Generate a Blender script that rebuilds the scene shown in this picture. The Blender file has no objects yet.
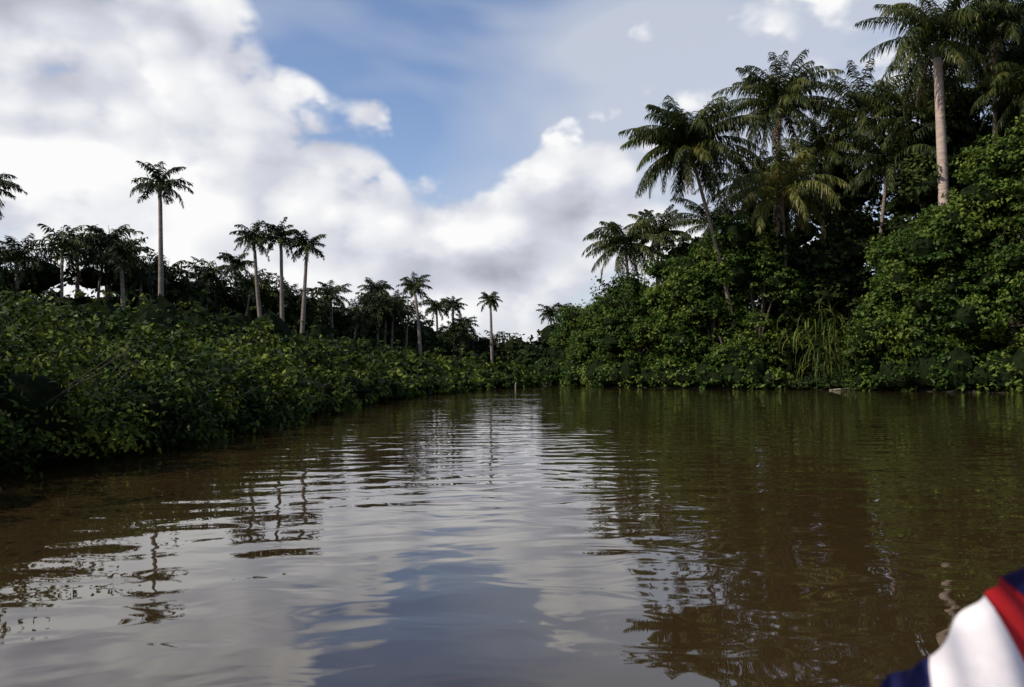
import bpy, math, numpy as np
rng = np.random.default_rng(11)
scene = bpy.context.scene
COL = scene.collection
UP = np.array([0, 0, 1.0])

# ------------------------------------------------------------------ materials
def nt(mat):
    mat.use_nodes = True
    t = mat.node_tree
    t.nodes.clear()
    return t, t.nodes, t.links

def ramp(n, stops):
    r = n.new('ShaderNodeValToRGB')
    e = r.color_ramp.elements
    while len(e) < len(stops): e.new(0.5)
    for el, (p, c) in zip(e, stops):
        el.position = p
        el.color = (*c, 1)
    return r

def leaf_mat(name, cols, transl=0.3, rough=0.5, patch=0.35, spec=0.25):
    m = bpy.data.materials.new(name)
    t, n, l = nt(m)
    out = n.new('ShaderNodeOutputMaterial')
    geo = n.new('ShaderNodeNewGeometry')
    noi = n.new('ShaderNodeTexNoise'); noi.inputs['Scale'].default_value = patch; noi.inputs['Detail'].default_value = 1
    l.new(geo.outputs['Position'], noi.inputs['Vector'])
    mx = n.new('ShaderNodeMath'); mx.operation = 'MULTIPLY_ADD'
    l.new(geo.outputs['Random Per Island'], mx.inputs[0]); mx.inputs[1].default_value = 0.55
    m2 = n.new('ShaderNodeMath'); m2.operation = 'MULTIPLY_ADD'
    l.new(noi.outputs['Fac'], m2.inputs[0]); m2.inputs[1].default_value = 1.6; m2.inputs[2].default_value = -0.57
    l.new(m2.outputs[0], mx.inputs[2])
    r = ramp(n, cols)
    l.new(mx.outputs[0], r.inputs[0])
    p = n.new('ShaderNodeBsdfPrincipled')
    l.new(r.outputs[0], p.inputs['Base Color'])
    p.inputs['Roughness'].default_value = rough
    p.inputs['Specular IOR Level'].default_value = spec
    if transl > 0:
        tr = n.new('ShaderNodeBsdfTranslucent')
        l.new(r.outputs[0], tr.inputs['Color'])
        mix = n.new('ShaderNodeMixShader'); mix.inputs[0].default_value = transl
        l.new(p.outputs[0], mix.inputs[1]); l.new(tr.outputs[0], mix.inputs[2])
        l.new(mix.outputs[0], out.inputs[0])
    else:
        l.new(p.outputs[0], out.inputs[0])
    return m

def simple_mat(name, c1, c2, scale=3, rough=0.85, stretch=(1, 1, 1), bump=0.0, spec=0.3):
    m = bpy.data.materials.new(name)
    t, n, l = nt(m)
    out = n.new('ShaderNodeOutputMaterial')
    geo = n.new('ShaderNodeNewGeometry')
    mp = n.new('ShaderNodeMapping'); mp.inputs['Scale'].default_value = stretch
    l.new(geo.outputs['Position'], mp.inputs['Vector'])
    noi = n.new('ShaderNodeTexNoise'); noi.inputs['Scale'].default_value = scale; noi.inputs['Detail'].default_value = 4
    l.new(mp.outputs[0], noi.inputs['Vector'])
    r = ramp(n, [(0.3, c1), (0.7, c2)])
    l.new(noi.outputs['Fac'], r.inputs[0])
    p = n.new('ShaderNodeBsdfPrincipled')
    l.new(r.outputs[0], p.inputs['Base Color'])
    p.inputs['Roughness'].default_value = rough
    p.inputs['Specular IOR Level'].default_value = spec
    if bump:
        b = n.new('ShaderNodeBump'); b.inputs['Distance'].default_value = bump
        l.new(noi.outputs['Fac'], b.inputs['Height']); l.new(b.outputs[0], p.inputs['Normal'])
    l.new(p.outputs[0], out.inputs[0])
    return m

M_SHRUB = leaf_mat('shrub_leaves', [(0.1, (0.008, 0.017, 0.003)), (0.55, (0.029, 0.050, 0.006)), (0.95, (0.135, 0.16, 0.02))], 0.2, 0.5, 0.8, 0.08)
M_TREE = leaf_mat('tree_leaves', [(0.1, (0.017, 0.037, 0.006)), (0.55, (0.050, 0.088, 0.013)), (0.95, (0.14, 0.175, 0.028))], 0.25, 0.5, 0.35, 0.12)
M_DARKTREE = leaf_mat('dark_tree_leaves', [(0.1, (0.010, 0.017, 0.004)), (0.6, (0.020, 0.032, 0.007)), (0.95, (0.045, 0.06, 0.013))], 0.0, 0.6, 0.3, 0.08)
M_COCO = leaf_mat('coconut_fronds', [(0.1, (0.018, 0.029, 0.006)), (0.6, (0.038, 0.053, 0.010)), (0.95, (0.12, 0.115, 0.026))], 0.2, 0.45, 0.5, 0.18)
M_COCOY = leaf_mat('yellowing_fronds', [(0.1, (0.05, 0.065, 0.012)), (0.6, (0.12, 0.13, 0.025)), (0.95, (0.24, 0.19, 0.055))], 0.3, 0.45, 0.5)
M_ROYAL = leaf_mat('royal_fronds', [(0.1, (0.012, 0.018, 0.005)), (0.6, (0.024, 0.034, 0.009)), (0.95, (0.055, 0.068, 0.016))], 0.0, 0.5, 0.5, 0.12)
M_DEAD = leaf_mat('dead_fronds', [(0.1, (0.05, 0.03, 0.015)), (0.95, (0.16, 0.11, 0.06))], 0.0, 0.7, 0.5)
M_CORE = simple_mat('foliage_shade_core', (0.005, 0.008, 0.003), (0.011, 0.017, 0.005), 2.0, 0.95, spec=0.05)  # near-black solid cores behind the leaves, inner shade put into the colour
M_BARK = simple_mat('palm_bark', (0.10, 0.075, 0.055), (0.24, 0.19, 0.15), 2.0, 0.9, (1, 1, 5), 0.03)
M_ROYBARK = simple_mat('royal_palm_bark', (0.11, 0.09, 0.075), (0.22, 0.185, 0.16), 1.5, 0.85, (1, 1, 4), 0.02)
M_PALEBARK = simple_mat('pale_palm_bark', (0.30, 0.22, 0.18), (0.48, 0.38, 0.32), 1.5, 0.85, (1, 1, 4), 0.02)
M_SHAFT = simple_mat('crownshaft', (0.04, 0.07, 0.02), (0.06, 0.10, 0.03), 2, 0.5)
M_WOOD = simple_mat('branch_bark', (0.035, 0.026, 0.019), (0.085, 0.066, 0.05), 4, 0.9)
M_DRIFT = simple_mat('driftwood', (0.18, 0.15, 0.10), (0.34, 0.29, 0.22), 6, 0.9)
M_NUT = simple_mat('coconuts', (0.07, 0.07, 0.02), (0.14, 0.10, 0.04), 2, 0.6)

# ------------------------------------------------------------------ mesh builder
def nz(a):
    return a / np.maximum(np.linalg.norm(a, axis=-1, keepdims=True), 1e-9)

class MB:
    def __init__(s): s.v = []; s.f = []; s.m = []; s.n = 0; s.mats = []; s.sm = []
    def mi(s, mat):
        if mat not in s.mats: s.mats.append(mat)
        return s.mats.index(mat)
    def add(s, v, f, mat, smooth=False):
        v = np.asarray(v, float).reshape(-1, 3); f = np.asarray(f, int).reshape(-1, 4)
        s.v.append(v); s.f.append(f + s.n); s.n += len(v)
        s.m.append(np.full(len(f), s.mi(mat))); s.sm.append(np.full(len(f), smooth))
    def build(s, name, parent=None):
        V = np.concatenate(s.v); Fq = np.concatenate(s.f); Mi = np.concatenate(s.m); S = np.concatenate(s.sm)
        me = bpy.data.meshes.new(name)
        me.vertices.add(len(V)); me.vertices.foreach_set('co', V.astype(np.float32).ravel())
        me.loops.add(len(Fq) * 4); me.loops.foreach_set('vertex_index', Fq.astype(np.int32).ravel())
        me.polygons.add(len(Fq))
        me.polygons.foreach_set('loop_start', (np.arange(len(Fq)) * 4).astype(np.int32))
        me.polygons.foreach_set('loop_total', np.full(len(Fq), 4, np.int32))
        me.polygons.foreach_set('material_index', Mi.astype(np.int32))
        me.polygons.foreach_set('use_smooth', S.astype(bool))
        for m in s.mats: me.materials.append(m)
        me.update(calc_edges=True)
        o = bpy.data.objects.new(name, me); COL.objects.link(o)
        if parent: o.parent = parent
        return o

def tube(mb, path, rad, mat, sides=10):
    P = np.asarray(path, float); R = np.asarray(rad, float)
    T = nz(np.gradient(P, axis=0))
    ref = np.array([0, 1.0, 0]) if abs(T[0, 1]) < 0.9 else np.array([1.0, 0, 0])
    A = nz(np.cross(T, ref)); B = np.cross(T, A)
    th = np.linspace(0, 2 * np.pi, sides, endpoint=False)
    V = P[:, None] + R[:, None, None] * (np.cos(th)[None, :, None] * A[:, None] + np.sin(th)[None, :, None] * B[:, None])
    f = []
    for i in range(len(P) - 1):
        for j in range(sides):
            k = (j + 1) % sides
            f.append([i * sides + j, i * sides + k, (i + 1) * sides + k, (i + 1) * sides + j])
    mb.add(V, f, mat, True)

def ell(mb, c, r, mat, nu=10, nv=7, jit=0.12):
    u = np.linspace(0, 2 * np.pi, nu, endpoint=False); v = np.linspace(0.01, np.pi - 0.01, nv)
    U, Vv = np.meshgrid(u, v)
    d = np.stack([np.cos(U) * np.sin(Vv), np.sin(U) * np.sin(Vv), np.cos(Vv)], -1)
    d = d * (1 + jit * (rng.random(U.shape)[..., None] - 0.5) * 2)
    V = np.asarray(c) + d * np.asarray(r)
    f = [[i * nu + j, (i + 1) * nu + j, (i + 1) * nu + (j + 1) % nu, i * nu + (j + 1) % nu] for i in range(nv - 1) for j in range(nu)]
    mb.add(V, f, mat)

def leaves(mb, c, nrm, size, mat, asp=0.55):
    N = len(c)
    nrm = nz(nrm)
    t = nz(np.cross(nrm, rng.normal(size=(N, 3))))
    t = nz(t + np.array([0, 0, -0.35]))
    b = nz(np.cross(nrm, t))
    s = (size * (0.65 + 0.7 * rng.random(N)))[:, None]
    V = np.stack([c - t * s * 0.5, c + b * s * asp * 0.5 - t * s * 0.08, c + t * s * 0.5, c - b * s * asp * 0.5 - t * s * 0.08], 1)
    f = np.arange(N * 4).reshape(N, 4)
    mb.add(V.reshape(-1, 3), f, mat)

def rdir(n, zmin=-1.0):
    z = rng.uniform(zmin, 1, n); a = rng.uniform(0, 2 * np.pi, n); r = np.sqrt(1 - z * z)
    return np.stack([r * np.cos(a), r * np.sin(a), z], -1)

def lump(mb, c, r, ncl, nl, cr, size, mat, core=0.72, zmin=-0.6):
    c = np.asarray(c, float); r = np.asarray(r, float)
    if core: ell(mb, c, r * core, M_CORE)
    d = rdir(ncl, zmin)
    cc = c + d * r * rng.uniform(0.72, 1.14, (ncl, 1))
    crr = cr * rng.uniform(0.5, 1.5, ncl)
    dd = rdir(ncl * nl, -0.5).reshape(ncl, nl, 3)
    dd = nz(dd + 0.5 * d[:, None])
    P = cc[:, None] + dd * crr[:, None, None] * rng.uniform(0.35, 1.1, (ncl, nl, 1)) * np.array([1.15, 1.15, 0.8])
    nr = dd + 0.42 * rng.normal(size=dd.shape) + np.array([0, 0, 0.5])
    leaves(mb, P.reshape(-1, 3), nr.reshape(-1, 3), size, mat)

# ------------------------------------------------------------------ palms
def frond(mb, base, az, e0, L, droop, nl, ll, w, mat, hang=0.5, plum=0.15):
    n = 13
    t = np.linspace(0, 1, n)
    e = np.maximum(e0 - droop * t ** 1.35, -1.5)
    azv = az + rng.normal() * 0.25 * t
    step = L / (n - 1)
    d = np.stack([np.cos(azv) * np.cos(e), np.sin(azv) * np.cos(e), np.sin(e)], -1)
    P = np.vstack([base, base + np.cumsum(d[:-1] * step, 0)])
    tube(mb, P, np.linspace(0.05, 0.012, n), mat, 4)
    tt = np.linspace(0.14, 1.0, nl)
    ip = tt * (n - 1); i0 = np.clip(ip.astype(int), 0, n - 2); fr = (ip - i0)[:, None]
    pos = P[i0] * (1 - fr) + P[i0 + 1] * fr
    T = nz(d[i0] * (1 - fr) + d[i0 + 1] * fr)
    side = nz(np.cross(T, UP))
    prof = np.clip(np.sin(np.pi * (0.12 + 0.80 * tt)) ** 0.7, 0.15, 1)
    for sg in (-1, 1):
        l = (ll * prof * rng.uniform(0.7, 1.15, nl))[:, None]
        fw = (0.35 + 0.6 * tt)[:, None]
        D = nz(sg * side + T * fw + np.array([0, 0, -1]) * (hang * rng.uniform(0.3, 1.5, (nl, 1))) + rng.normal(size=(nl, 3)) * plum)
        mid = pos + D * l * 0.5
        D2 = nz(D + np.array([0, 0, -1]) * hang * 1.3)
        tip = mid + D2 * l * 0.5
        ww = nz(T + rng.normal(size=(nl, 3)) * 0.3) * w * 0.5
        V = np.stack([pos - ww * .7, pos + ww * .7, mid + ww, mid - ww, tip + ww * 0.15, tip - ww * 0.15], 1).reshape(-1, 3)
        k = np.arange(nl)[:, None] * 6
        mb.add(V, np.vstack([k + [0, 1, 2, 3], k + [3, 2, 4, 5]]), mat)

def coconut_palm(name, base, top, R=4.8, nf=30, mat=None, nl=58, w=0.085, tr=0.22, bark=None, dead=2, royalshaft=False):
    mat = mat or M_COCO
    mb = MB()
    base = np.array(base, float); top = np.array(top, float)
    t = np.linspace(0, 1, 14)[:, None]
    P = base + (top - base) * t
    P[:, :2] = base[:2] + (top[:2] - base[:2]) * (t ** 1.35)
    rad = tr * (1 - 0.4 * t[:, 0]) + 0.18 * np.exp(-t[:, 0] * 18)
    tube(mb, P, rad, bark or M_BARK, 10)
    if royalshaft:
        tube(mb, [top - [0, 0, .1], top + [0, 0, .5], top + [0, 0, 1.3], top + [0, 0, 1.7]], [tr * .7, tr * .85, tr * .55, tr * .2], M_SHAFT, 10)
        top = top + [0, 0, 1.3]
    a0 = rng.random() * 6
    for i in range(nf):
        az = a0 + i * 2.39996 + rng.normal() * 0.25
        k = (i + 0.5) / nf
        e0 = math.radians(82 - 118 * k + rng.normal() * 11)
        L = R * (0.85 + 0.3 * math.sin(math.pi * k)) * rng.uniform(0.78, 1.1)
        frond(mb, top + np.array([math.cos(az), math.sin(az), 0]) * 0.12, az, e0, L, math.radians(rng.uniform(55, 105) - 15 * k), nl, R * 0.22, w, mat, hang=1.0, plum=0.18)
    for i in range(dead):
        az = rng.random() * 6.28
        frond(mb, top - [0, 0, .2], az, -0.9, R * 0.8, 0.6, nl // 2, R * 0.15, w, M_DEAD, hang=1.2)
    if not royalshaft:
        for i in range(9):
            az = rng.random() * 6.28
            ell(mb, top + [math.cos(az) * .38, math.sin(az) * .38, -0.35 - rng.random() * .35], (.13, .13, .16), M_NUT, 7, 6, 0.02)
    return mb.build(name)

def royal_palm(name, base, top, R=2.7, nf=17, nl=20, w=0.14, mb=None, tr=0.22, mat=None):
    own = mb is None
    mb = mb or MB(); mat = mat or M_ROYAL
    base = np.array(base, float); top = np.array(top, float)
    t = np.linspace(0, 1, 12)[:, None]
    P = base + (top - base) * t
    P[:, 0] += 0.15 * np.sin(t[:, 0] * 3.14) * rng.normal()
    bel = 1 + 0.22 * np.exp(-((t[:, 0] - 0.45) / 0.2) ** 2) + 0.5 * np.exp(-t[:, 0] * 14)
    P[-1] -= [0, 0, 1.2]
    tube(mb, P, tr * bel * (1 - 0.25 * t[:, 0]), M_ROYBARK, 9)
    q = P[-1]
    tube(mb, [q, q + [0, 0, .4], q + [0, 0, 1.1], q + [0, 0, 1.5]], [tr * .78, tr * .85, tr * .5, tr * .2], M_SHAFT, 8)
    a0 = rng.random() * 6
    for i in range(nf):
        az = a0 + i * 2.39996 + rng.normal() * 0.2
        k = (i + 0.5) / nf
        e0 = math.radians(78 - 100 * k + rng.normal() * 8)
        frond(mb, top - [0, 0, .1], az, e0, R * rng.uniform(0.85, 1.1), math.radians(rng.uniform(60, 95)), nl, R * 0.26, w, mat, hang=0.65, plum=0.5)
    frond(mb, top + [0, 0, .1], rng.random() * 6, 1.45, R * 0.45, 0.1, 5, 0.15, 0.08, mat)
    return mb.build(name) if own else None

# ------------------------------------------------------------------ river banks / terrain
LY = [-80, 0, 8, 15, 30, 45, 60, 73, 95, 130, 220, 300]; LX = [-8.5, -6.1, -6.1, -6.2, -6.6, -5.7, -3.2, 0.6, 4, 10, 40, 70]
RY = [-80, 0, 40, 50, 58, 66, 72, 80, 90, 110, 135, 220, 300]; RX = [42, 39, 35, 31, 26, 17, 9, 6, 6.3, 8.9, 14.5, 47, 78]
bl = lambda y: np.interp(y, LY, LX)
br = lambda y: np.interp(y, RY, RX)

def terrain():
    far = np.array([130, 160, 200, 260, 350, 500, 800, 1300, 2200, 4000.])
    xs = np.concatenate([-far[::-1], np.arange(-120, -30, 3), np.arange(-30, 50, 0.8), np.arange(50, 122, 3), far])
    ys = np.concatenate([-far[::-1], np.arange(-120, -20, 4), np.arange(-20, 150, 1.2), np.arange(150, 300, 5), far[3:] + 60])
    X, Y = np.meshgrid(xs, ys)
    d = np.minimum(X - bl(Y), br(Y) - X) + 0.6
    d = d + 0.3 * np.sin(Y * 0.9 + 1.3 * np.sin(X * 0.7))
    z = np.where(d > 0, -np.clip(d * 0.45, 0, 1.6), np.clip(-d * 0.25, 0, 0.6) + 0.02)
    z = z + np.where(d < -2, 0.12 * np.sin(X * 0.8) * np.cos(Y * 0.63), 0)
    z = np.where((np.abs(Y) > 290), 0.8, z)
    V = np.stack([X, Y, z], -1)
    ny, nx = X.shape
    i, j = np.meshgrid(np.arange(ny - 1), np.arange(nx - 1), indexing='ij')
    k = (i * nx + j).ravel()
    mb = MB(); mb.add(V, np.stack([k, k + 1, k + nx + 1, k + nx], -1), simple_mat('bank_soil', (0.016, 0.016, 0.008), (0.032, 0.026, 0.015), 0.8, 0.95, bump=0.05), True)
    mb.build('ground')
terrain()

# water
def water():
    m = bpy.data.materials.new('river_water')
    t, n, l = nt(m)
    out = n.new('ShaderNodeOutputMaterial'); p = n.new('ShaderNodeBsdfPrincipled')
    geo = n.new('ShaderNodeNewGeometry')
    def noise(sc, stretch, det, rot=0.0, dist=0.0):
        mp = n.new('ShaderNodeMapping'); mp.inputs['Scale'].default_value = stretch; mp.inputs['Rotation'].default_value = (0, 0, rot)
        l.new(geo.outputs['Position'], mp.inputs['Vector'])
        a = n.new('ShaderNodeTexNoise'); a.inputs['Scale'].default_value = sc; a.inputs['Detail'].default_value = det; a.inputs['Roughness'].default_value = 0.45
        a.inputs['Distortion'].default_value = dist
        l.new(mp.outputs[0], a.inputs['Vector'])
        return a
    def math_(op, a, b):
        q = n.new('ShaderNodeMath'); q.operation = op
        for i, x in enumerate((a, b)):
            if isinstance(x, (int, float)): q.inputs[i].default_value = x
            else: l.new(x, q.inputs[i])
        return q.outputs[0]
    a = noise(0.9, (0.6, 1.3, 1), 1.0, 0.12, 0.5).outputs['Fac']
    b = noise(2.2, (0.75, 1.2, 1), 1.5, -0.25, 0.9).outputs['Fac']
    c = noise(0.10, (1, 1, 1), 1.5).outputs['Fac']
    w = n.new('ShaderNodeTexWave'); w.wave_type = 'RINGS'; w.rings_direction = 'Z'
    mpw = n.new('ShaderNodeMapping'); mpw.inputs['Location'].default_value = (-6, 16, 0)
    l.new(geo.outputs['Position'], mpw.inputs['Vector']); l.new(mpw.outputs[0], w.inputs['Vector'])
    w.inputs['Scale'].default_value = 0.55; w.inputs['Distortion'].default_value = 7.0; w.inputs['Detail'].default_value = 1.0; w.inputs['Detail Scale'].default_value = 0.25
    h = math_('ADD', a, math_('MULTIPLY', b, 0.50))
    amp = math_('MULTIPLY', math_('SUBTRACT', c, 0.28), 2.5)
    h = math_('MULTIPLY', h, math_('MAXIMUM', amp, 0.35))
    h = math_('ADD', h, math_('MULTIPLY', w.outputs['Fac'], 0.07))
    bp = n.new('ShaderNodeBump'); bp.inputs['Distance'].default_value = 0.027; bp.inputs['Strength'].default_value = 1.0
    l.new(h, bp.inputs['Height']); l.new(bp.outputs[0], p.inputs['Normal'])
    r = ramp(n, [(0.3, (0.028, 0.0175, 0.0068)), (0.7, (0.041, 0.026, 0.0102))])
    l.new(c, r.inputs[0]); l.new(r.outputs[0], p.inputs['Base Color'])
    p.inputs['Roughness'].default_value = 0.008; p.inputs['IOR'].default_value = 1.7
    l.new(p.outputs[0], out.inputs[0])
    mb = MB()
    mb.add([[-180, -180, 0], [180, -180, 0], [180, 285, 0], [-180, 285, 0]], [[0, 1, 2, 3]], m)
    mb.build('river_water')
water()

# ------------------------------------------------------------------ left bank thicket
mb = MB()
y = 2.0
while y < 86:
    step = 1.0 if y < 30 else 1.5
    for off in (-0.5, 0.9, 2.4, 4.2, 6.5, 9.5, 13.5, 18.5):
        if off > 7 and rng.random() < 0.25: continue
        zt = (1.60 if y < 14 else 1.48) + 0.14 * off + rng.uniform(-0.45, 0.5) + (0.1 if y < 12 else 0)
        if off < 0: zt *= 0.7
        cx = bl(y) - 0.75 - off + rng.uniform(-0.5, 0.5); cy = y + rng.uniform(-0.5, 0.5)
        dist = math.hypot(cx, cy)
        size = float(np.clip(0.0072 * dist, 0.08, 0.36))
        r = np.array([1.1, 1.1, 0.56 * zt]) * (1 + 0.02 * off) * rng.uniform(0.8, 1.25)
        core = 0.72
        if dist < 22: ncl, nl, cr = 56, 38, 0.26; core = 0.6
        elif dist < 45: ncl, nl, cr = 26, 22, 0.32
        else: ncl, nl, cr = 16, 13, 0.42
        if off > 7: ncl = int(ncl * 0.8); r[:2] *= 1.4
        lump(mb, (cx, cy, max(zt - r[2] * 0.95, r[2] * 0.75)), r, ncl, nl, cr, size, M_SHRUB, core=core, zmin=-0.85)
        if off < 4 and dist < 40:
            for k in range(4):
                d = rdir(1, 0.2)[0]; p0 = np.array([cx, cy, 0.2]); p1 = np.array([cx, cy, zt * .6]) + d * [1.0, 1.0, 0.5]; p2 = p1 + d * rng.uniform(.3, .8)
                tube(mb, [p0, (p0 + p1) / 2 + [0, 0, .2], p1, p2], [.02, .016, .009, .004], M_WOOD, 4)
                q = p1 + (p2 - p1) * rng.random((30, 1))
                leaves(mb, q + rng.normal(size=(30, 3)) * 0.1, rng.normal(size=(30, 3)) + UP, size, M_SHRUB)
    y += step
mb.build('riverbank_shrubs')

# ------------------------------------------------------------------ broadleaf trees
def tree(name, x, y, w, zt, mat, size=0.30, n=None, low=0.3, ncl=22, nl=15, depth=None):
    mb = MB()
    n = n or int(9 + w * zt * 0.16)
    depth = depth or w * 0.75
    hub = np.array([x, y, zt * 0.45])
    tube(mb, [(x, y + .5, 0.1), (x + .2, y + .4, zt * .2), hub], [.38, .28, .2], M_WOOD, 8)
    for i in range(n):
        k = (i + 0.5) / n
        z = low + 0.9 + (zt - low - 2.3) * k + rng.uniform(-.6, .6)
        wid = 0.56 * (1 - 0.6 * max(0, k - 0.35) / 0.65)
        a = rng.uniform(0, 6.28); rr = math.sqrt(rng.random())
        c = np.array([x + math.cos(a) * rr * w * wid, y + math.sin(a) * rr * depth * wid, z])
        s = rng.choice([0.75, 1.1, 1.5, 2.1], p=[.25, .3, .3, .15])
        r = np.array([1, 1, .78]) * s * rng.uniform(.9, 1.1) * (w / 7) ** 0.5
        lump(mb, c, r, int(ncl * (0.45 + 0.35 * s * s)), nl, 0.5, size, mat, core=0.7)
        if i % 3 == 0: tube(mb, [hub - [0, 0, zt * .2], (hub + c) / 2, c + [0, 0, r[2] * .6]], [.12, .08, .03], M_WOOD, 5)
    for i in range(12):
        a = rng.uniform(0, 6.28); rr = math.sqrt(rng.random()) * w * .4
        b = np.array([x + math.cos(a) * rr, y + math.sin(a) * rr, zt * rng.uniform(.6, .9)])
        d = nz(np.array([math.cos(a) * .6, math.sin(a) * .6, 1.0])); L = rng.uniform(1.2, 2.6)
        tube(mb, [b, b + d * L * .5, b + d * L], [.03, .02, .01], M_WOOD, 4)
        leaves(mb, b + d * L * rng.random((40, 1)) + rng.normal(size=(40, 3)) * .25, rng.normal(size=(40, 3)) + UP, size, mat)
    return mb.build(name)

for (x, y, w, zt) in [(6.9, 86, 5, 8.2), (9.2, 80, 5, 9.4), (11.8, 74.5, 6, 10.8), (14.5, 71.5, 6.5, 12.0), (17.6, 69.5, 7, 13.8), (20.9, 67.5, 6.5, 14.4),
                      (28.8, 57.5, 6, 11.4), (31.2, 56, 7.5, 14.0), (34.0, 54, 8.5, 17.8), (37.2, 50, 9, 18.5)]:
    tree('broadleaf_tree', x, y, w, zt, M_TREE, size=0.27, ncl=32, nl=21, n=int(12 + w * zt * 0.19))
for (x, y, w, zt) in [(40, 40, 9, 14), (42, 28, 9, 13), (43.5, 15, 9, 14), (44, 2, 9, 13)]:
    tree('broadleaf_tree', x, y, w, zt, M_TREE, size=0.5, ncl=14, nl=12)
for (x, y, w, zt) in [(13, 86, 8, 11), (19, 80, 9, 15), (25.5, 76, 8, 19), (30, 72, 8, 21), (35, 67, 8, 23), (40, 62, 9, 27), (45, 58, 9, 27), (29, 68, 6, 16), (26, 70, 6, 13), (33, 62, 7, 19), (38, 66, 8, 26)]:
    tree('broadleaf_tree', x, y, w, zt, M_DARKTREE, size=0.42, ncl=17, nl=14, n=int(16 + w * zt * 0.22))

# low skirt of vines at the right waterline, and the understorey behind it
mb = MB()
for yy in np.arange(40, 92, 0.8):
    gap = 58.5 < yy < 63.0
    x = br(yy) + (0.6 if not gap else 1.4) + rng.uniform(-.4, .5)
    zt = rng.uniform(1.4, 3.2) if not gap else 0.9
    lump(mb, (x, yy, zt * 0.5), (1.3, 1.3, zt * .55), 18, 15, 0.42, 0.28, M_TREE if not gap else M_DARKTREE, zmin=-0.9)  # darker leaf copy in the gap, the hollow's shade put into the colour
mb.build('waterside_vines')
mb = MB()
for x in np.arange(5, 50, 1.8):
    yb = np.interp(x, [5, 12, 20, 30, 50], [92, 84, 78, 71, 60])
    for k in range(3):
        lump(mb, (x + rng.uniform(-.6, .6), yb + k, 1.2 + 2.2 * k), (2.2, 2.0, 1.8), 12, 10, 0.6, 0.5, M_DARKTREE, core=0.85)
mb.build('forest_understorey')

# ------------------------------------------------------------------ distant grove, left
mb = MB()
sky_x = [-75, -43.7, -40, -35, -31, -22, -17, -10, -2, 3, 8, 16]
sky_y = [70, 72, 78, 85, 92, 98, 110, 122, 128, 120, 125, 130]
sky_z = [11, 10.5, 11.5, 10.5, 9.0, 8.6, 8.8, 6.8, 5.0, 5.5, 7.0, 8]
for x in np.arange(-75, 17, 1.7):
    yb = np.interp(x, sky_x, sky_y); zt = np.interp(x, sky_x, sky_z)
    for k in range(4):
        z = zt * (0.25 + 0.22 * k) + rng.uniform(-.6, .5)
        r = np.array([2.2, 2.0, 1.6]) * rng.uniform(0.8, 1.25)
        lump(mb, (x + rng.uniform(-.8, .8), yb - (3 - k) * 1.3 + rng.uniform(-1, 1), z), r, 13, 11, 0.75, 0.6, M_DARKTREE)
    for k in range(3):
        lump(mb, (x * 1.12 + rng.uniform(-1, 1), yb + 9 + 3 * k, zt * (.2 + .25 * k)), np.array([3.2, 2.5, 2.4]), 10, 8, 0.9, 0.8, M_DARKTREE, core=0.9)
for x in np.arange(-70, 14, 3.0):
    yb = np.interp(x, sky_x, sky_y) - rng.uniform(3, 12); zt = np.interp(x, sky_x, sky_z) * rng.uniform(0.35, 0.65)
    lump(mb, (x, yb, zt * .5), (2.4, 2.2, zt * .5), 14, 12, 0.7, 0.5, M_TREE)
mb.build('distant_trees')

mb = MB()
for i in range(76):
    x = rng.uniform(-62, -2)
    yb = np.interp(x, sky_x, sky_y) - rng.uniform(1, 7); zt = np.interp(x, sky_x, sky_z) * rng.uniform(0.85, 1.2) + 0.3
    royal_palm('', (x, yb, 0.4), (x + rng.normal() * .3, yb, zt), R=rng.uniform(2.6, 3.6), nf=17, nl=15, w=0.16, mb=mb, tr=0.16)
mb.build('distant_palm_grove')

# individual royal palms, left (base x, y, top x, top z, R)
for (bx, y, tx, tz, R) in [(-30.9, 70, -31.2, 18.0, 2.8), (-26.0, 85, -27.7, 15.8, 2.7), (-24.4, 85, -24.8, 15.9, 2.5), (-22.7, 85, -22.0, 15.0, 2.5),
                          (-34.0, 99, -34.5, 14.7, 2.9), (-18.6, 110, -18.9, 12.8, 2.8), (-11.9, 104, -12.8, 12.7, 2.7), (-11.0, 122, -11.6, 11.4, 2.7),
                          (-9.0, 124, -9.2, 11.8, 2.4), (-2.9, 118, -3.2, 12.2, 2.2), (-41, 75, -41.2, 13.0, 3.2), (-39.5, 78, -39.6, 14.2, 3.3),
                          (-36.3, 74, -36.5, 12.0, 3.0), (-43.9, 70, -43.7, 11.4, 3.2), (-39.6, 58, -39.2, 14.9, 3.0), (-38.5, 85, -38.7, 11.9, 3.0),
                          (-21.5, 95, -21.7, 10.6, 2.8), (-16.6, 113, -16.9, 11.2, 2.8), (6.2, 132, 6.4, 11.2, 2.6), (9.2, 130, 9.1, 11.4, 2.8), (-7.5, 124, -7.6, 9.0, 2.6)]:
    royal_palm('royal_palm', (bx, y, 0.4), (tx, y, tz), R=R, nf=22, nl=32, w=0.11)

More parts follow.
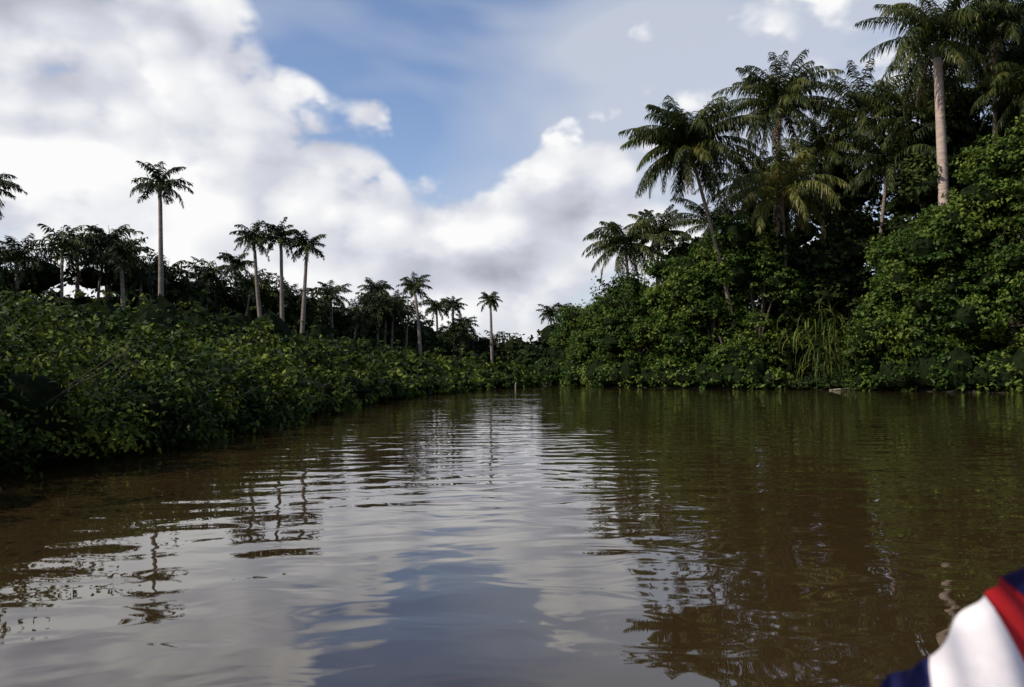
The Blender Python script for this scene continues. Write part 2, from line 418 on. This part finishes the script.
# right bank palms
coconut_palm('coconut_palm', (19.6, 68, .4), (14.8, 66, 20.2), R=5.8, nf=64, w=0.10)
coconut_palm('coconut_palm', (23.6, 73, .4), (24.6, 72, 25.8), R=5.6, nf=50, dead=3, w=0.10)
coconut_palm('coconut_palm', (24.0, 69, .4), (22.7, 66.5, 16.8), R=5.4, nf=34, mat=M_COCOY, dead=3, w=0.1)
coconut_palm('coconut_palm', (11.8, 77, .4), (10.8, 75.5, 13.6), R=4.3, nf=34, mat=M_COCO, dead=2)
coconut_palm('coconut_palm', (14.4, 80, .4), (14.6, 79, 15.2), R=3.8, nf=28)
coconut_palm('coconut_palm', (31, 71, .4), (30.6, 69, 24.0), R=5.4, nf=36, mat=M_COCO)
coconut_palm('coconut_palm', (28, 72, .4), (27.8, 70, 20.6), R=5.2, nf=36, mat=M_COCO)
coconut_palm('coconut_palm', (30.6, 68, .4), (31.0, 65, 18.6), R=4.8, nf=32, mat=M_ROYAL)
coconut_palm('coconut_palm', (19.5, 77, .4), (19.4, 76, 15.5), R=4.6, nf=26, mat=M_ROYAL)
coconut_palm('coconut_palm', (23.5, 78, .4), (23.4, 77, 20.0), R=4.8, nf=26, mat=M_ROYAL)
coconut_palm('coconut_palm', (34.5, 65, .4), (33.2, 66, 22.5), R=4.8, nf=32, mat=M_COCO)
coconut_palm('coconut_palm', (36.4, 60, .4), (36.4, 59, 27.5), R=5.2, nf=36, mat=M_COCO)
coconut_palm('coconut_palm', (41.5, 60, .4), (40.5, 59, 24.5), R=5.2, nf=30, mat=M_ROYAL)
coconut_palm('coconut_palm', (39.5, 60, .4), (37.6, 57, 22.0), R=5.0, nf=30, mat=M_COCO)
coconut_palm('coconut_palm', (37, 66, .4), (36.5, 66, 25.0), R=5.4, nf=30, mat=M_ROYAL)
coconut_palm('coconut_palm', (42, 66, .4), (41.0, 66, 29.0), R=5.4, nf=30, mat=M_ROYAL)
coconut_palm('royal_palm', (33.8, 61.5, .4), (32.0, 59, 25.0), R=5.8, nf=40, mat=M_COCO, bark=M_PALEBARK, tr=0.50, royalshaft=True, dead=1)

# pandanus-like drooping plant at waterline
mb = MB()
for i in range(220):
    az = rng.random() * 6.28; e0 = rng.uniform(0.5, 1.4); L = rng.uniform(2.8, 5.0); n = 8
    b = np.array([24.4, 61.4, rng.uniform(1.2, 5.4)]) + rng.normal(size=3) * [1.1, .7, .3]
    t = np.linspace(0, 1, n); e = np.maximum(e0 - 3.2 * t, -1.5)
    d = np.stack([np.cos(az) * np.cos(e), np.sin(az) * np.cos(e), np.sin(e)], -1)
    P = np.vstack([b, b + np.cumsum(d[:-1] * L / n, 0)])
    P[:, 2] = np.maximum(P[:, 2], 0.05)
    s = np.array([-math.sin(az), math.cos(az), 0]) * 0.05
    wv = (1 - 0.8 * t)[:, None]
    V = np.concatenate([P - s * wv, P + s * wv])
    k = np.arange(n - 1)[:, None]
    mb.add(V, k + np.array([[0, n, n + 1, 1]]) , M_COCOY if rng.random() < .1 else (M_TREE if rng.random() < .6 else M_COCO))
mb.build('pandanus_plant')

# driftwood and mooring posts
mb = MB()
tube(mb, [(23.7, 59.6, 0.02), (25.0, 59.4, 0.12), (27.0, 58.4, 0.14), (28.2, 57.6, 0.3)], [.04, .07, .08, .05], M_DRIFT, 8)
tube(mb, [(25.0, 59.4, 0.12), (25.7, 59, 0.5), (26.0, 58.8, 0.7)], [.04, .03, .02], M_DRIFT, 6)
mb.build('driftwood_log')
for (x, y, h) in [(-3.0, 68, 0.95), (-1.4, 70, 0.55), (0.3, 68, 0.5)]:
    mb = MB(); tube(mb, [(x, y, -1), (x, y, h * .5), (x + .05, y, h)], [.06, .055, .05], M_DRIFT, 8); mb.build('mooring_post')

# ------------------------------------------------------------------ boat flag
def flag():
    def fm(name, c):
        return simple_mat(name, tuple(v * .9 for v in c), c, 60, 0.75)
    blue, white, red = fm('flag_blue', (0.012, 0.014, 0.085)), fm('flag_white', (0.78, 0.73, 0.75)), fm('flag_red', (0.5, 0.015, 0.02))
    E = np.array([[.455, .815], [.518, .853], [.584, .928], [.610, .944], [.70, 1.02]])
    I = np.array([[.455, .60], [.53, .60], [.76, .62], [.90, .73], [.95, .82]])
    cols = [blue, white, red, blue]
    root = bpy.data.objects.new('boat_flag', None); COL.objects.link(root)
    mb = MB(); ns, nv = 12, 24
    for b in range(4):
        s = np.linspace(0, 1, ns + 1)[:, None, None]; v = np.linspace(0, 1, nv + 1)[None, :, None]
        e = E[b] * (1 - s) + E[b + 1] * s; i = I[b] * (1 - s) + I[b + 1] * s
        p = e * (1 - v) + i * v
        g = (b + s[..., 0]) + 0 * v[..., 0]
        vv = v[..., 0] + 0 * g
        yv = 1.0 + 0.035 * (np.sin(g * 2.6 + vv * 2.5)) * vv ** .5 + 0.006 * np.sin(g * 9 + vv * 4)
        V = np.stack([p[..., 0], yv, p[..., 1] + 0.004 * np.sin(g * 5)], -1)
        k = (np.arange(ns)[:, None] * (nv + 1) + np.arange(nv)[None]).ravel()
        mb.add(V, np.stack([k, k + nv + 1, k + nv + 2, k + 1], -1), cols[b], True)
    mb.build('cloth', root)
    mb = MB(); tube(mb, [(.99, 1.02, -.3), (.99, 1.02, .6), (.96, 1.02, 1.1)], [.014, .013, .012], M_WOOD, 10); mb.build('staff', root)
flag()

# ------------------------------------------------------------------ world
SUN = np.array([-0.84, -0.34, 0.70]); SUN /= np.linalg.norm(SUN)
wd = bpy.data.worlds.new('World'); scene.world = wd; wd.use_nodes = True
try: wd.cycles.sampling_method = 'NONE'
except Exception as ex: print(ex)
t = wd.node_tree; n = t.nodes; l = t.links; n.clear()
out = n.new('ShaderNodeOutputWorld'); bg = n.new('ShaderNodeBackground'); bg.inputs['Strength'].default_value = 0.13
sky = n.new('ShaderNodeTexSky'); sky.sky_type = 'NISHITA'; sky.sun_disc = False
sky.sun_elevation = math.asin(SUN[2]); sky.sun_rotation = math.atan2(SUN[0], SUN[1]); sky.air_density = 1.2; sky.dust_density = 0.3; sky.ozone_density = 3.0
tc = n.new('ShaderNodeTexCoord')
def M(op, a, b=None, c=None, clamp=False):
    q = n.new('ShaderNodeMath'); q.operation = op; q.use_clamp = clamp
    for i, x in enumerate((a, b, c)):
        if x is None: continue
        if isinstance(x, (int, float)): q.inputs[i].default_value = x
        else: l.new(x, q.inputs[i])
    return q.outputs[0]
def VM(op, a, b):
    q = n.new('ShaderNodeVectorMath'); q.operation = op
    for i, x in enumerate((a, b)):
        if isinstance(x, tuple): q.inputs[i].default_value = x
        else: l.new(x, q.inputs[i])
    return q
D0 = tc.outputs['Generated']
def cnoise(off, sc=3.6, det=5, rough=0.55, sq=(1, 1, 1.45), dist=0.0, puff=0.0, pd=1.0):
    v = VM('ADD', D0, off).outputs[0]
    v = VM('MULTIPLY', v, sq).outputs[0]
    a = n.new('ShaderNodeTexNoise'); a.inputs['Scale'].default_value = sc; a.inputs['Detail'].default_value = det
    a.inputs['Roughness'].default_value = rough; a.inputs['Distortion'].default_value = dist
    l.new(v, a.inputs['Vector'])
    o = a.outputs['Fac']
    if puff:
        dv = M('MULTIPLY', o, 0.25)
        cx = n.new('ShaderNodeCombineXYZ')
        for i in range(3): l.new(dv, cx.inputs[i])
        vo = n.new('ShaderNodeTexVoronoi'); vo.inputs['Scale'].default_value = 9.0; vo.inputs['Detail'].default_value = pd; vo.inputs['Roughness'].default_value = 0.55
        l.new(VM('ADD', v, cx.outputs[0]).outputs[0], vo.inputs['Vector'])
        o = M('ADD', o, M('MULTIPLY', M('SUBTRACT', 0.45, vo.outputs['Distance']), puff))
    return o
def blob(dx, dz, sig, wgt):
    c = np.array([dx, 1.0, dz]); c /= np.linalg.norm(c)
    dp = VM('DOT_PRODUCT', D0, tuple(c)).outputs['Value']
    e = M('EXPONENT', M('MULTIPLY', M('SUBTRACT', dp, 1.0), 1 / sig ** 2))
    return M('MULTIPLY', e, wgt)
blobs = [(-.56, .42, .13, .26), (-.42, .20, .15, .22), (-.28, .25, .09, .18), (-.17, .17, .11, .21), (.07, .20, .07, .18), (.02, .09, .14, .18),
         (-.13, .44, .14, -.38), (-.03, .30, .07, -.18), (-.17, .335, .022, .26), (.10, .34, .09, .06)]
base = cnoise((0, 0, 0), puff=0.18)
f = base
for b in blobs: f = M('ADD', f, blob(*b))
up = cnoise((-0.03, 0, 0.045), det=3, puff=0.18, pd=0.0)
mask = n.new('ShaderNodeMapRange'); mask.interpolation_type = 'SMOOTHSTEP'
mask.inputs['From Min'].default_value = 0.515; mask.inputs['From Max'].default_value = 0.61
l.new(f, mask.inputs['Value'])
sh = M('MULTIPLY_ADD', M('SUBTRACT', base, up), 2.6, 0.84)
thick = M('SUBTRACT', f, 0.78)
sh = M('SUBTRACT', sh, M('MULTIPLY', M('MAXIMUM', thick, 0), 1.0), clamp=True)
cr = ramp(n, [(0.0, (3.1, 3.15, 3.75)), (0.5, (5.1, 5.25, 5.85)), (0.92, (7.5, 7.5, 7.5))])
l.new(sh, cr.inputs[0])
veil = cnoise((3, 1, 2), sc=2.2, det=3, rough=0.6, sq=(1, 1, 2.2), dist=0.5)
for b in [(.14, .30, .13, .26), (.42, .42, .2, .20), (-.12, .42, .15, -.12)]: veil = M('ADD', veil, blob(*b))
vm = n.new('ShaderNodeMapRange'); vm.inputs['From Min'].default_value = 0.44; vm.inputs['From Max'].default_value = 0.8; vm.inputs['To Max'].default_value = 0.85
l.new(veil, vm.inputs['Value'])
skb = n.new('ShaderNodeMixRGB'); skb.blend_type = 'MULTIPLY'; skb.inputs[0].default_value = 1; l.new(sky.outputs[0], skb.inputs[1]); skb.inputs[2].default_value = (1.12, 1.03, 1.10, 1)
mv = n.new('ShaderNodeMixRGB'); l.new(vm.outputs[0], mv.inputs[0]); l.new(skb.outputs[0], mv.inputs[1]); mv.inputs[2].default_value = (4.6, 4.9, 5.6, 1)
mc = n.new('ShaderNodeMixRGB'); l.new(mask.outputs[0], mc.inputs[0]); l.new(mv.outputs[0], mc.inputs[1]); l.new(cr.outputs[0], mc.inputs[2])
l.new(mc.outputs[0], bg.inputs[0]); l.new(bg.outputs[0], out.inputs[0])

sl = bpy.data.lights.new('sun', 'SUN'); sl.energy = 5.0; sl.angle = math.radians(0.5); sl.color = (1, .91, .78)
so = bpy.data.objects.new('sun', sl); COL.objects.link(so)
from mathutils import Vector
so.rotation_euler = Vector(-SUN).to_track_quat('-Z', 'Y').to_euler()

# ------------------------------------------------------------------ camera
cam = bpy.data.cameras.new('camera'); cam.lens = 28; cam.sensor_width = 36; cam.clip_end = 8000; cam.clip_start = 0.05
cam.dof.use_dof = True; cam.dof.focus_distance = 45; cam.dof.aperture_fstop = 4.0
co = bpy.data.objects.new('camera', cam); COL.objects.link(co)
co.location = (0, 0, 1.2); co.rotation_euler = (math.radians(90 + 2.2), 0, 0)
scene.camera = co
scene.view_settings.view_transform = 'Standard'; scene.view_settings.look = 'None'; scene.view_settings.exposure = 0
print('faces', sum(len(o.data.polygons) for o in scene.objects if o.type == 'MESH'))
